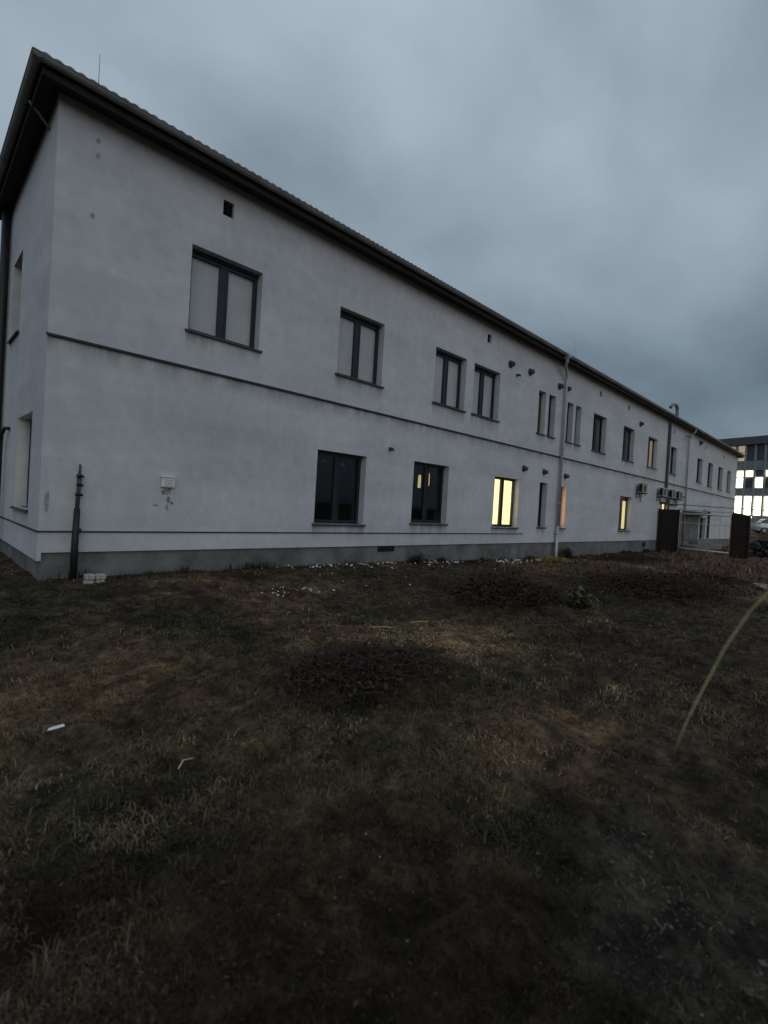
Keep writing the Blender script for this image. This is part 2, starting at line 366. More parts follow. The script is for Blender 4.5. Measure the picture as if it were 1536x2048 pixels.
# ------------------------------------------------------------------ grass, weeds, leaves
def attr_mat(name, rough=.85):
    m = mat(name, (.1, .1, .1), rough); nt = m.node_tree; b = nt.nodes['Principled BSDF']; b.inputs['Specular IOR Level'].default_value = .12
    at = N(nt, 'ShaderNodeAttribute'); at.attribute_name = 'col'; nt.links.new(at.outputs['Color'], b.inputs['Base Color']); return m
gmat = attr_mat('grass_blades'); lmat = attr_mat('dead_leaves')
def scatter(nn, r0=.75, r1=42, pw=1.0):
    r = r0 * (r1 / r0) ** (rng.random(nn) ** pw); a = np.radians(rng.uniform(-14, 112, nn))
    x = r * np.sin(a); y = r * np.cos(a)
    ok = ~((x > X0 - .03) & (y > D - .03))
    return x[ok], y[ok], r[ok]
def blades(x, y, r, ln, lean, col, wk=1.0):
    k = len(x); th = rng.uniform(0, 2 * np.pi, k); dx, dy = np.cos(th), np.sin(th)
    w = (.0016 + .0007 * r) * wk * rng.uniform(.7, 1.4, k); z = gz(x, y)
    px, py = -dy * w, dx * w
    mid = ln * .55; s1 = np.sin(lean * .6) * mid; h1 = np.cos(lean * .6) * mid
    s2 = s1 + np.sin(np.minimum(lean * 1.35, 1.75)) * ln * .5; h2 = np.maximum(h1 + np.cos(np.minimum(lean * 1.35, 1.75)) * ln * .5, .004)
    V = np.zeros((k, 5, 3))
    V[:, 0] = np.stack([x - px, y - py, z - .01], -1); V[:, 1] = np.stack([x + px, y + py, z - .01], -1)
    V[:, 2] = np.stack([x + dx * s1 - px * .8, y + dy * s1 - py * .8, z + h1], -1); V[:, 3] = np.stack([x + dx * s1 + px * .8, y + dy * s1 + py * .8, z + h1], -1)
    V[:, 4] = np.stack([x + dx * s2, y + dy * s2, z + h2], -1)
    b = np.arange(k)[:, None] * 5
    F = np.concatenate([b + [0, 1, 3], b + [0, 3, 2], b + [2, 3, 4]], 1).reshape(-1, 3)
    return V.reshape(-1, 3), F, np.repeat(col, 5, axis=0)
def keep(x, y, r, p):
    k = rng.random(len(x)) < p; return x[k], y[k], r[k]
# matted dead grass: clumps, each with its own tone, size and way of lying
def clumps(nc, per, palette, probs, hgt, lean_lo, lean_hi, seedk, name, label, wk=1.0, mask=None, r1=42):
    cx_, cy_, cr_ = scatter(nc, r1=r1)
    p = .3 + .7 * sstep(.36, .58, fbm(cx_ * 1.1, cy_ * 1.1, seedk)); p = p * (1 - .8 * track(cx_, cy_))
    if mask is not None: p = p * mask(cx_, cy_)
    cx_, cy_, cr_ = keep(cx_, cy_, cr_, p); m_ = len(cx_)
    cnt = rng.integers(per // 2, per * 2, m_); ii = np.repeat(np.arange(m_), cnt); k = len(ii)
    rad = (.022 + .014 * cr_) * rng.uniform(.6, 2.0, m_)
    x = cx_[ii] + rng.normal(0, 1, k) * rad[ii]; y = cy_[ii] + rng.normal(0, 1, k) * rad[ii]; r = cr_[ii]
    ok = ~((x > X0 - .03) & (y > D - .03)); x, y, r, ii = x[ok], y[ok], r[ok], ii[ok]; k = len(x)
    tone = 1.05 * np.exp(rng.normal(0, .40, m_))[:, None] * np.array(palette)[rng.choice(len(palette), m_, p=probs)]
    big = (.42 + 1.3 * sstep(.3, .7, fbm(x * .75, y * .75, 211)) * (.45 + 1.1 * sstep(.3, .68, fbm(x * 2.6, y * 2.6, 221))))[:, None] * (1 + 1.3 * np.exp(-((x - 5.0) / 1.5)**2 - ((y - 3.8) / .9)**2))[:, None]
    hollow_shade = 1 - .6 * sstep(.48, .62, fbm(x * 4.2, y * 4.2, 261, 3))[:, None]; big = big * hollow_shade  # blades in the hollows are darkened: shade put into their colour
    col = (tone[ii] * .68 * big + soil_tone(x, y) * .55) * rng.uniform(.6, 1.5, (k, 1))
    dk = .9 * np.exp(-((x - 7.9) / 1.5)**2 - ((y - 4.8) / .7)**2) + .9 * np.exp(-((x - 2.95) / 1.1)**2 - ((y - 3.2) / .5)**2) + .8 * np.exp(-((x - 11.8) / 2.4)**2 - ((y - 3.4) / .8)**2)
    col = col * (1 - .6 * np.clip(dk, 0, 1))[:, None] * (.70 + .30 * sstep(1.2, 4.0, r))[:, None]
    ln = hgt * np.exp(rng.normal(0, .35, m_))[ii] * rng.uniform(.5, 1.6, k) * (1 + .025 * r)
    v, f, c = blades(x, y, r, ln, rng.uniform(lean_lo, lean_hi, k), col, wk)
    tag(fast_mesh(name, v, f, gmat, c), kind='stuff', label=label, cat='grass')
clumps(21000, 17, [[.115, .076, .044], [.07, .046, .029], [.075, .06, .045], [.125, .088, .052], [.036, .027, .02]], [.30, .27, .2, .04, .19], .033, .95, 1.62, 91, 'dry_grass', 'matted dry brown grass covering the waste ground', .62)
clumps(2300, 12, [[.036, .038, .02], [.05, .048, .026], [.026, .03, .018]], [.5, .25, .25], .032, .6, 1.5, 121, 'green_grass', 'low dull green grass growing in patches through the dry turf', .9, lambda x, y: sstep(.45, .6, fbm(x * .8 + 40, y * .8, 131)))
clumps(260, 6, [[.10, .08, .052], [.075, .058, .038]], [.4, .6], .09, .15, 1.1, 161, 'wispy_stems', 'sparse pale wispy dead stems standing above the turf', .5, lambda x, y: (.25 + .75 * sstep(2, 4, np.hypot(x, y))) * sstep(.46, .6, fbm(x * .7 + 9, y * .7, 171)), 20)
clumps(4200, 14, [[.105, .058, .045], [.075, .042, .033], [.055, .032, .026]], [.35, .35, .3], .11, .15, 1.2, 191, 'reddish_weeds', 'reddish brown dead weeds spreading towards the gate', 1.0, lambda x, y: sstep(10, 17, x) * (1 - sstep(34, 44, x)), 40)
x = rng.uniform(X0, 36, 9000); x = x[rng.random(len(x)) < .15 + .85 * sstep(.42, .6, fbm(x * 1.3, x * 0, 231))]; k = len(x)
y = D - .02 - np.abs(rng.normal(0, .10, k)); r = np.hypot(x, y)
colr = np.array([.05, .04, .026]) * np.exp(rng.normal(0, .4, (k, 1)))
v, f, c = blades(x, y, r, (.05 + .10 * sstep(.45, .7, fbm(x * 2.2, x * 0, 241))) * rng.uniform(.4, 1.5, k), rng.uniform(.05, .9, k), colr, .8)
tag(fast_mesh('weed_fringe', v, f, gmat, c), kind='stuff', label='ragged dark weeds growing along the foot of the plinth', cat='weeds')
# grit and pebbles on the bare track
x, y, r = scatter(60000, .75, 5.5); x, y, r = keep(x, y, r, .02 + .98 * track(x, y)); k = len(x); sz = .0035 * np.exp(rng.normal(0, .5, k)) * (1 + .2 * r)
oct_ = np.array([[1, 0, 0], [0, 1, 0], [-1, 0, 0], [0, -1, 0], [0, 0, .7]]); V = (oct_[None] * rng.uniform(.5, 1.2, (k, 5, 1)) * sz[:, None, None]) + np.stack([x, y, gz(x, y)], -1)[:, None]
b = np.arange(k)[:, None] * 5; F = np.concatenate([b + [0, 1, 4], b + [1, 2, 4], b + [2, 3, 4], b + [3, 0, 4]], 1).reshape(-1, 3)
tag(fast_mesh('pebbles', V.reshape(-1, 3), F, lmat, np.repeat(np.array([.05, .046, .04]) * np.exp(rng.normal(0, .5, (k, 1))), 5, axis=0)), kind='stuff', label='grit and small pebbles on the bare muddy patch at lower right', cat='gravel')
# fallen leaves and crumbs of earth
x, y, r = scatter(17000); x, y, r = keep(x, y, r, .2 + .8 * sstep(.4, .6, fbm(x * 2, y * 2, 141))); k = len(x)
sz = rng.uniform(.004, .014, k) * (1 + .07 * r); th = rng.uniform(0, 2 * np.pi, k); z = gz(x, y) + rng.uniform(.002, .016, k)
ax = np.stack([np.cos(th), np.sin(th), rng.uniform(-.35, .35, k)], -1) * sz[:, None]; bx = np.stack([-np.sin(th), np.cos(th), rng.uniform(-.35, .35, k)], -1) * sz[:, None] * rng.uniform(.25, .6, (k, 1))
P = np.stack([x, y, z], -1); up = np.zeros((k, 3)); up[:, 2] = sz * rng.uniform(.1, .5, k)
V = np.stack([P - ax, P - bx + up, P + ax, P + bx + up], 1).reshape(-1, 3); b = np.arange(k)[:, None] * 4
F = np.concatenate([b + [0, 1, 3], b + [1, 2, 3]], 1).reshape(-1, 3)
base = np.array([[.06, .043, .03], [.045, .038, .032], [.085, .068, .05], [.026, .02, .016], [.12, .105, .085]]); ci = rng.choice(5, k, p=[.33, .3, .11, .245, .015])
tag(fast_mesh('dead_leaves', V, F, lmat, np.repeat(base[ci] * rng.uniform(.7, 1.2, (k, 1)), 4, axis=0)), kind='stuff', label='small fallen dead leaves scattered over the grass', cat='leaves')

# ------------------------------------------------------------------ the long white building
bld = empty('office_building', (X0, D, 0), label='long two-storey white plastered building with dark roof edge and anthracite windows', cat='building')
def B(x, y, z): return (x - X0, y - D, z)
UP, UT = 4.65, 6.23
upper = [(3.65, 5.12, UP, UT), (7.18, 8.64, UP, UT), (10.70, 12.17, UP, UT), (12.58, 14.05, UP, UT), (16.66, 17.22, UP, UT), (17.46, 18.0, UP, UT), (19.0, 19.54, UP, UT), (19.78, 20.30, UP, UT),
         (21.55, 22.98, UP - .04, UT), (25.1, 26.6, UP - .06, UT), (28.7, 30.25, UP - .06, UT), (32.7, 33.9, UP - .06, UT - .04), (38.65, 39.98, UP - .12, UT - .08), (41.6, 43.0, UP - .22, UT - .08), (44.7, 46.2, UP - .22, UT - .08), (47.8, 49.1, UP - .22, UT - .1)]
lower = [(6.76, 8.28, 1.10, 2.81), (10.06, 11.62, 1.17, 2.89), (14.1, 15.66, 1.11, 2.83), (17.15, 17.74, 1.14, 2.84), (18.74, 19.36, 1.13, 2.81), (25.2, 26.75, 1.07, 2.78), (31.5, 33.05, 1.07, 2.78)]
doorh = (40.35, 41.9, .56, 2.08)
vents = [(4.2, 4.42, 7.02, 7.31), (13.18, 13.40, 7.04, 7.30), (22.05, 22.27, 7.06, 7.3), (25.5, 25.72, 7.06, 7.3), (33.0, 33.22, 7.0, 7.25), (40.4, 40.65, 6.95, 7.2), (46.0, 46.3, 6.9, 7.15)]
holes = [(h, .24) for h in upper + lower] + [(doorh, .25)] + [(v, .10) for v in vents]
ZT = 7.74; ZB = .55; BELT = 3.95
lefth = [((10.14, 11.62, 1.18, 2.85), .24), ((12.05, 13.15, 4.6, 6.2), .24)]
wv = []; wf = []; wst = []
def holed(P, u0, u1, z0, z1, holes, nrm_in, stains, belt=True):
    """wall face with openings and their reveals. P(u, z, depth) -> xyz"""
    us = {u0, u1}; zs = {z0, z1}
    if belt: zs |= {BELT, BELT - .38}
    for (h, d) in holes:
        us |= {h[0], h[1]}; zs |= {h[2], h[3]}
        if d == .24: zs |= {max(z0, round(h[2] - .45, 3))}; us |= {round(h[0] - .04, 3), round(h[1] + .04, 3)}
    us = sorted(us); zs = sorted(zs)
    for i in range(len(us) - 1):
        for j in range(len(zs) - 1):
            a, b, c, d = us[i], us[i + 1], zs[j], zs[j + 1]; cu, cz = (a + b) / 2, (c + d) / 2
            if any(h[0] < cu < h[1] and h[2] < cz < h[3] for h, _ in holes): continue
            s0 = s1 = 0.0
            for (pa, pb, lo, hi, amt) in stains:
                if pa <= cu <= pb and lo - 1e-6 <= c and d <= hi + 1e-6:
                    s0 = max(s0, amt * (c - lo) / (hi - lo)); s1 = max(s1, amt * (d - lo) / (hi - lo))
            bi = len(wv); wv.extend([P(a, c, 0), P(b, c, 0), P(b, d, 0), P(a, d, 0)]); wf.append((bi, bi + 1, bi + 2, bi + 3)); wst.extend([s0, s0, s1, s1])
    for h, dp in holes:
        a, b, c, d = h
        for q in ([(a, c), (a, d)], [(b, d), (b, c)], [(a, d), (b, d)], [(b, c), (a, c)]):
            bi = len(wv); wv.extend([P(q[0][0], q[0][1], 0), P(q[0][0], q[0][1], dp), P(q[1][0], q[1][1], dp), P(q[1][0], q[1][1], 0)]); wf.append((bi, bi + 1, bi + 2, bi + 3)); wst.extend([0] * 4)
st = [(X0, XE, BELT - .38, BELT, .85)] + [(h[0] - .04, h[1] + .04, round(h[2] - .45, 3), h[2], .95) for h in upper + lower]
holed(lambda u, z, d: B(u, D + d, z), X0, XE, ZB, ZT, holes, None, st)
holed(lambda u, z, d: B(X0 + d, u, z), D, YB, .42, ZT, lefth, None, [(h[0] - .04, h[1] + .04, round(h[2] - .45, 3), h[2], .6) for h, _ in lefth], False)
for q in ([B(XE, D, ZB), B(XE, YB, ZB), B(XE, YB, ZT), B(XE, D, ZT)], [B(X0, YB, 0), B(XE, YB, 0), B(XE, YB, ZT), B(X0, YB, ZT)], [B(X0, D, .42), B(X0 + .06, D, .42), B(X0 + .06, D, ZB), B(X0, D, ZB)],
          [B(X0, D, ZB), B(XE, D, ZB), B(XE, D + .07, ZB), B(X0, D + .07, ZB)], [B(X0, D, ZT - .005), B(XE, D, ZT - .005), B(XE, YB, ZT - .005), B(X0, YB, ZT - .005)]):
    bi = len(wv); wv.extend(q); wf.append((bi, bi + 1, bi + 2, bi + 3)); wst.extend([0] * 4)
me = bpy.data.meshes.new('wall'); me.from_pydata(wv, [], wf); a = me.attributes.new('stain', 'FLOAT', 'POINT'); a.data.foreach_set('value', wst); me.materials.append(M['wall'])
wall = bpy.data.objects.new('wall', me); C.objects.link(wall); wall.parent = bld
def part(name, mb, m, parent=bld, label=None):
    mb.v = [B(*p) for p in mb.v] if parent is bld or parent.get('_w') or True else mb.v
    o = mb.build(name, m, parent)
    if label: o['label'] = label
    return o
# plinth with its ventilation slots
mb = MB(); mb.box(X0 + .05, D + .05, -.6, XE - .02, D + .5, ZB - .004); mb.box(X0 + .05, D + .5, -.6, X0 + .5, YB, .416)
plinth = part('plinth', mb, M['plinth'])
mb = MB(); mb.box(8.9, D + .01, .40, 9.5, D + .06, .53, bev=.01); part('plinth_vent', mb, M['black'])
mb = MB(); mb.box(28.9, D + .02, .22, 29.35, D + .06, .42, bev=.01); part('plinth_vent', mb, M['black'])
# belt course and lower drip bead
mb = MB(); mb.loft([[(x, D - .002, BELT - .015), (x, D - .045, BELT - .02), (x, D - .048, BELT + .005), (x, D - .002, BELT + .03)] for x in (X0 - .02, XE)]); part('belt_moulding', mb, M['trim'])
mb = MB(); mb.loft([[(x, D - .001, .875), (x, D - .02, .872), (x, D - .022, .888), (x, D - .001, .897)] for x in (X0 - .01, 16.1)])
mb.loft([[(X0 - .001, y, .875), (X0 - .02, y, .872), (X0 - .022, y, .888), (X0 - .001, y, .897)] for y in (D - .03, YB)]); part('drip_bead', mb, M['trim'])
# vents in the upper wall: dark louvre set in each opening
for (a, b, c, d) in vents:
    mb = MB(); mb.box(a, D + .085, c, b, D + .1, d)
    for k in range(4):
        zz = c + (d - c) * (k + .5) / 4; mb.box(a + .01, D + .05, zz - .006, b - .01, D + .085, zz + .006)
    mb.box((a + b) / 2 - .01, D + .03, c, (a + b) / 2 + .01, D + .05, d); part('louvre_vent', mb, M['black'])
# windows
def window(h, axis, style, blind=None, box=.0):
    """frame (part) > pane, sill, blind (sub-parts); axis 'f' front wall, 'l' left wall"""
    a, b, c, d = h; dp = .20
    P = (lambda u, v, z: (u, D + v, z)) if axis == 'f' else (lambda u, v, z: (X0 + v, u, z))
    def bx(mb, u0, v0, z0, u1, v1, z1, mi=0):
        p, q = P(u0, v0, z0), P(u1, v1, z1); mb.box(*p, *q, mi=mi)
    w = b - a; narrow = w < .8; fr = .035 if narrow else .045; mb = MB(); sash = .04
    top = d - box
    bx(mb, a + .001, dp, c, a + fr, dp + .07, d - .001); bx(mb, b - fr, dp, c, b - .001, dp + .07, d - .001)
    bx(mb, a + fr, dp, top - fr, b - fr, dp + .07, d - .001); bx(mb, a + fr, dp, c, b - fr, dp + .07, c + fr)
    if box: bx(mb, a + .002, dp - .03, top - .02, b - .002, dp, d - .002)
    cells = [(a + fr, b - fr)] if narrow else [(a + fr, (a + b) / 2 - .05), ((a + b) / 2 + .05, b - fr)]
    if not narrow: bx(mb, (a + b) / 2 - .05, dp - .004, c + fr, (a + b) / 2 + .05, dp + .07, top - fr)
    for (p, q) in cells:   # sashes
        z0, z1 = c + fr, top - fr
        bx(mb, p, dp - .014, z0, p + sash, dp + .05, z1); bx(mb, q - sash, dp - .014, z0, q, dp + .05, z1)
        bx(mb, p + sash, dp - .014, z0, q - sash, dp + .05, z0 + sash); bx(mb, p + sash, dp - .014, z1 - sash, q - sash, dp + .05, z1)
    fo = part('window', mb, M['frame'])
    for (p, q) in cells:
        mb = MB(); bx(mb, p + sash - .005, dp + .02, c + fr + sash - .005, q - sash + .005, dp + .026, top - fr - sash + .005); part('pane', mb, M['glass'], fo)
    mb = MB()
    if axis == 'f': mb.loft([[(x, D + dp - .002, c + .012), (x, D - .055, c - .012), (x, D - .058, c - .045), (x, D - .048, c - .045), (x, D - .04, c - .022), (x, D + dp - .002, c - .004)] for x in (a - .05, b + .06)])
    else: mb.loft([[(X0 + dp - .002, y, c + .012), (X0 - .055, y, c - .012), (X0 - .058, y, c - .045), (X0 - .048, y, c - .045), (X0 - .04, y, c - .022), (X0 + dp - .002, y, c - .004)] for y in (a - .05, b + .05)])
    for u in ((a - .056, a - .048), (b + .052, b + .062)): bx(mb, u[0], dp - .2, c - .045, u[1], -.02, c + .008)
    part('sill', mb, M['sillw'] if style == 'baresill' else M['sill'], fo)
    if blind:
        mb = MB(); n = 26; rows = []
        for k in range(n + 1):   # gently pleated cloth
            u = a + .02 + (w - .04) * k / n; v = dp + (.066 if not blind.name.startswith('lit') else .06) + .004 * math.sin(k * 2.1)
            rows.append([P(u, v, c), P(u, v, d), P(u, v + .01, d), P(u, v + .01, c)])
        mb.loft(rows); part('blind', mb, blind, fo)
    else:   # dark room behind the glass
        mb = MB(); e = 1.1
        q = lambda u, v, z: P(u, v, z)
        A, Bb, z0, z1, v0, v1 = a - .25, b + (2.25 if a > 9.9 and axis == 'f' else e), c - .9, d + .35, dp + .30, 4.0
        for f in ([q(A, v1, z0), q(Bb, v1, z0), q(Bb, v1, z1), q(A, v1, z1)], [q(A, v0, z0), q(A, v1, z0), q(A, v1, z1), q(A, v0, z1)], [q(Bb, v0, z0), q(Bb, v1, z0), q(Bb, v1, z1), q(Bb, v0, z1)],
                  [q(A, v0, z0), q(Bb, v0, z0), q(Bb, v1, z0), q(A, v1, z0)], [q(A, v0, z1), q(Bb, v0, z1), q(Bb, v1, z1), q(A, v1, z1)],
                  [q(A, v0, z0), q(a, v0, z0), q(a, v0, z1), q(A, v0, z1)], [q(b, v0, z0), q(Bb, v0, z0), q(Bb, v0, z1), q(b, v0, z1)], [q(a, v0, z0), q(b, v0, z0), q(b, v0, c), q(a, v0, c)], [q(a, v0, d), q(b, v0, d), q(b, v0, z1), q(a, v0, z1)]): mb.quad(*f)
        part('room_interior', mb, M['room'], fo)
    return fo
for i, h in enumerate(upper):
    bl = M['blind'] if i < 4 else M['blind2']
    if i == 4: bl = LIT['n1']
    if i == 10: bl = LIT['u7']
    window(h, 'f', 'baresill' if i == 10 else '', bl, .04 if i < 4 else .02)
lit = {2: LIT['g3'], 4: LIT['g5'], 5: LIT['g6'], 6: LIT['g3']}
for i, h in enumerate(lower):
    fo = window(h, 'f', '', lit.get(i) if i in lit else (M['blind2'] if i == 3 else None), .0 if i != 5 else .12)
    if i == 1:   # two lit ceiling lamps far back in this room
        for (u, z, s) in ((12.78, 2.55, .13), (13.2, 2.66, .16)):
            mb = MB(); mb.tube([(u + s / 2, D + 2.25, z - .25), (u + s / 2, D + 2.25, z - .2), (u + s / 2, D + 2.25, z + .08), (u + s / 2, D + 2.25, z + .2)], [s * .38, s * .42, s * .4, s * .3], 4); part('room_lamp', mb, LIT['lamp'], fo)
    if i == 0:  # white cones behind the glass stand in for reflections on the pane
        for (u, z) in ((7.62, 2.62), (8.25, 2.58), (8.5, 2.66)):
            mb = MB(); mb.tube([(u, D + .9, z + .12), (u, D + .9, z)], [.02, .075], 8); part('lamp_reflection', mb, M['white'], fo)
window(lefth[0][0], 'l', '', LIT['wl']); window(lefth[1][0], 'l', '', M['blind2'], .12)
# grey ribbed panel, a darker stretch of wall left of the door
mb = MB(); mb.box(34.9, D - .03, .56, 39.9, D - .001, 2.2)
for k in range(11): mb.box(34.92, D - .036, .6 + .145 * k, 39.88, D - .0305, .66 + .145 * k)
part('grey_wall_panel', mb, M['plinth'])
# door
mb = MB(); mb.box(doorh[0], D + .2, doorh[2], doorh[1], D + .245, doorh[3])
dr = part('door', mb, M['black']); mb = MB(); mb.tube([(40.5, D + .15, 1.2), (40.5, D + .15, 1.35)], .015, 6); part('handle', mb, M['sillw'], dr)
mb = MB(); mb.box(36.2, D - .8, -.2, 43.4, D + .04, .24, bev=.02); mb.box(38.2, D - .45, .241, 43.0, D + .04, .50, bev=.02); part('doorstep', mb, M['concrete'])
# eaves: soffit, fascia, gutters, tiled roof
OF, OL = .38, .29; YE = YB + .4; XR = XE + .35
ex0, ey0 = X0 - OL, D - OF
mb = MB()
mb.quad((ex0 + .03, ey0 + .03, 7.58), (XR - .03, ey0 + .03, 7.58), (XR - .03, D + .1, 7.69), (X0 - .1, D + .1, 7.69))
mb.quad((ex0 + .03, ey0 + .03, 7.58), (X0 + .1, D + .1, 7.69), (X0 + .1, YE, 7.69), (ex0 + .03, YE, 7.58))
mb.box(ex0 + .012, ey0 + .012, 7.55, XR, ey0 + .035, 7.70); mb.box(ex0 + .012, ey0 + .035, 7.55, ex0 + .035, YE, 7.70); mb.box(XR - .03, ey0, 7.55, XR, YE, 7.7); mb.box(ex0, YE - .02, 7.53, XR, YE, 7.7)
part('soffit', mb, M['soffit'])
def half_gutter(path_axis, a, b, cx_, cz_, r=.068):
    mb = MB(); rings = []; nn = 7
    for t in (a, b):
        ring = []
        for k in range(nn + 1):
            an = math.pi + math.pi * k / nn
            ring.append((r * math.cos(an), r * math.sin(an)))
        for k in range(nn, -1, -1):
            an = math.pi + math.pi * k / nn
            ring.append(((r - .008) * math.cos(an), (r - .008) * math.sin(an)))
        rings.append([((t, cx_ + p, cz_ + q) if path_axis == 'x' else (cx_ + p, t, cz_ + q)) for p, q in ring])
    mb.loft(rings, sm=False)
    bead = [(t, cx_ - r, cz_ + .005) if path_axis == 'x' else (cx_ - r, t, cz_ + .005) for t in (a, b)]
    mb.tube(bead, .012, 8)
    k = a + .4
    while k < b:   # brackets
        q = [((k, cx_ + (r + .004) * math.cos(math.pi + math.pi * j / 6), cz_ + (r + .004) * math.sin(math.pi + math.pi * j / 6)) if path_axis == 'x' else (cx_ + (r + .004) * math.cos(math.pi + math.pi * j / 6), k, cz_ + (r + .004) * math.sin(math.pi + math.pi * j / 6))) for j in range(7)]
        mb.tube(q, .008, 4); k += .85
    return mb
part('gutter', half_gutter('x', ex0 - .13, XR, ey0 - .062, 7.73), M['gutter'])
part('gutter', half_gutter('y', ey0 - .128, YE, ex0 - .062, 7.728), M['gutter'])
def roof():
    vv = []; ff = []; sl = math.tan(R_(23)); zt = 7.79; TW = .15; per = 5
    mx = (ey0 + YE) / 2
    def patch(fn, L, run, cut, cut1=0.0):
        nu = int(L / TW) * per; nv = 5
        b0 = len(vv)
        for j in range(nv + 1):
            s = run * j / nv
            for i in range(nu + 1):
                u = L * i / nu; ph = (i % per) / per
                bump = .036 * max(0, math.sin(math.pi * ph)) ** .7
                u2 = min(max(u, cut * s), L - s * cut1)
                vv.append(fn(u2, s, zt + s * sl + bump))
        for j in range(nv):
            for i in range(nu):
                q = b0 + j * (nu + 1) + i; ff.append((q, q + 1, q + nu + 2, q + nu + 1))
        for i in range(nu):   # thickness of the lowest course
            q = b0 + i; p0, p1 = vv[q], vv[q + 1]; k = len(vv); vv.extend([(p0[0], p0[1], 7.735), (p1[0], p1[1], 7.735)]); ff.append((k, k + 1, q + 1, q))
    run = mx - ey0 + .05
    patch(lambda u, s, z: (ex0 - .03 + u, ey0 - .05 + s, z), XR - ex0 + .06, run, 1.0)
    patch(lambda u, s, z: (XR - u, YE + .05 - s, z), XR - ex0 + .06, run, 0, 1.0)
    patch(lambda u, s, z: (ex0 - .05 + s, ey0 - .03 + u, z), YE - ey0 + .06, run, 1.0, 1.0)
    k = len(vv); vv.extend([(XR, ey0, 7.7), (XR, YE, 7.7), (XR, mx, zt + run * sl)]); ff.append((k, k + 1, k + 2))
    me = bpy.data.meshes.new('roof'); me.from_pydata([B(*p) for p in vv], [], ff); me.materials.append(M['tile']); o = bpy.data.objects.new('roof', me); C.objects.link(o); o.parent = bld
    return o, mx, zt + run * sl
rf, ridge_y, ridge_z = roof()
hp = MB(); hp.tube([(ex0 + .1, ey0 + .1, 7.86), (ex0 + (ridge_y - ey0), ridge_y, ridge_z + .03), (XR, ridge_y, ridge_z + .03)], [.03, .09, .09], 8); part('ridge_tiles', hp, M['tile'], rf)
# flue, lightning rods
mb = MB(); fx, fy = 43.6, 12.0
pts = [(fx, fy, 8.4), (fx, fy, 9.6), (fx, fy, 10.45)] + [(fx - .5 + .5 * math.cos(a), fy, 10.45 + .45 * math.sin(a)) for a in [R_(t) for t in (25, 50, 75, 100)]] + [(fx - 1.25, fy, 10.78), (fx - 1.75, fy, 10.45)]
mb.tube(pts, [.12] * 7 + [.115, .11], 12)
part('curved_flue', mb, M['gutter'], rf)
def rod(x, y, z, h):
    mb = MB(); mb.tube([(x, y, z), (x, y, z + h)], [.005, .003], 5); mb.tube([(x, y, z - .06), (x, y, z + .03), (x, y, z + .05)], [.035, .03, .01], 8); part('lightning_rod', mb, M['sill'], rf)
rod(1.93, 8.82, 7.80, .5); rod(18.6, 8.85, 7.8, .7)
# downpipes and trunking
def pipe(pts, r, m, name='downpipe', clamps=()):
    mb = MB(); mb.tube(pts, r, 12)
    for (p, rr) in clamps: mb.tube([(p[0], p[1], p[2] - .02), (p[0], p[1], p[2] + .02)], rr, 12); mb.box(p[0] - .01, p[1], p[2] - .01, p[0] + .01, D - .001, p[2] + .01)
    return part(name, mb, m)
gy0 = ey0 - .06
mb = MB(); mb.loft([[(17.82 + sx * s, gy0 + sy * s, z) for sx, sy in ((-1, -1), (1, -1), (1, 1), (-1, 1))] for z, s in ((7.76, .11), (7.66, .11), (7.58, .06))]); hop = part('gutter_hopper', mb, M['pipe'])
pipe([(17.82, gy0, 7.62), (17.83, gy0, 7.5), (18.0, gy0 + .12, 7.38), (18.46, D - .14, 7.16), (18.56, D - .11, 7.04), (18.56, D - .11, 6.9), (18.56, D - .11, 1.2)], .052, M['pipe'], clamps=[((18.56, D - .11, z), .062) for z in (6.7, 4.3, 2.1)])
pipe([(18.56, D - .11, 1.2), (18.56, D - .11, .0), (18.56, D - .13, -.12)], .062, M['pipe'], clamps=[((18.56, D - .11, .9), .07)])
pipe([(36.0, gy0, 7.66), (36.0, gy0 + .02, 7.5), (36.0, D - .12, 7.2), (36.02, D - .1, 7.0), (36.02, D - .1, .1)], .05, M['pipe'])
mb = MB(); mb.box(31.93, D - .13, 3.6, 32.13, D - .001, 7.5, bev=.01); part('cable_trunking', mb, M['darkpipe'])
pipe([(42.4, D - .08, .6), (42.4, D - .08, 2.62), (41.0, D - .08, 2.62)], .07, M['darkpipe'])
pipe([(X0 - .1, 13.75, 7.6), (X0 - .1, 13.75, 5.0), (X0 - .1, 13.75, 2.0), (X0 - .1, 13.75, .1)], .085, M['blackpipe'], clamps=[])
pipe([(X0 - .02, 12.55, 2.72), (X0 - .07, 12.75, 2.74), (X0 - .09, 12.95, 2.62), (X0 - .09, 13.02, 2.4), (X0 - .09, 13.02, .2)], .035, M['blackpipe'], name='cable_conduit')
# little pipe crossing the left soffit
mb = MB(); mb.tube([(ex0 - .02, 9.72, 7.62), (ex0 + .1, 9.72, 7.52), (X0 + .01, 9.82, 7.38)], .022, 8); part('overflow_pipe', mb, M['gutter'])
# wall vent cowls
def cowl(x, z, r=.11):
    mb = MB(); mb.tube([(x, D - .001, z), (x, D - .05, z)], [r, r], 14)
    mb.tube([(x, D - .05, z), (x, D - .13, z - .02), (x, D - .16, z - .06)], [r * .92, r * .8, r * .35], 14); mb.tube([(x, D - .001, z), (x, D - .012, z)], r * 1.2, 14); part('vent_cowl', mb, M['hood'])
for (x, z, r) in ((14.6, 6.67, .11), (15.92, 6.71, .11), (18.2, 6.68, .11), (18.86, 6.72, .11), (27.3, 6.65, .12), (15.89, 3.24, .1), (17.38, 3.25, .1), (19.16, 3.24, .1), (9.08, 3.1, .045), (15.06, 6.4, .045), (39.0, 7.2, .16), (35.5, 3.3, .08)): cowl(x, z, r)
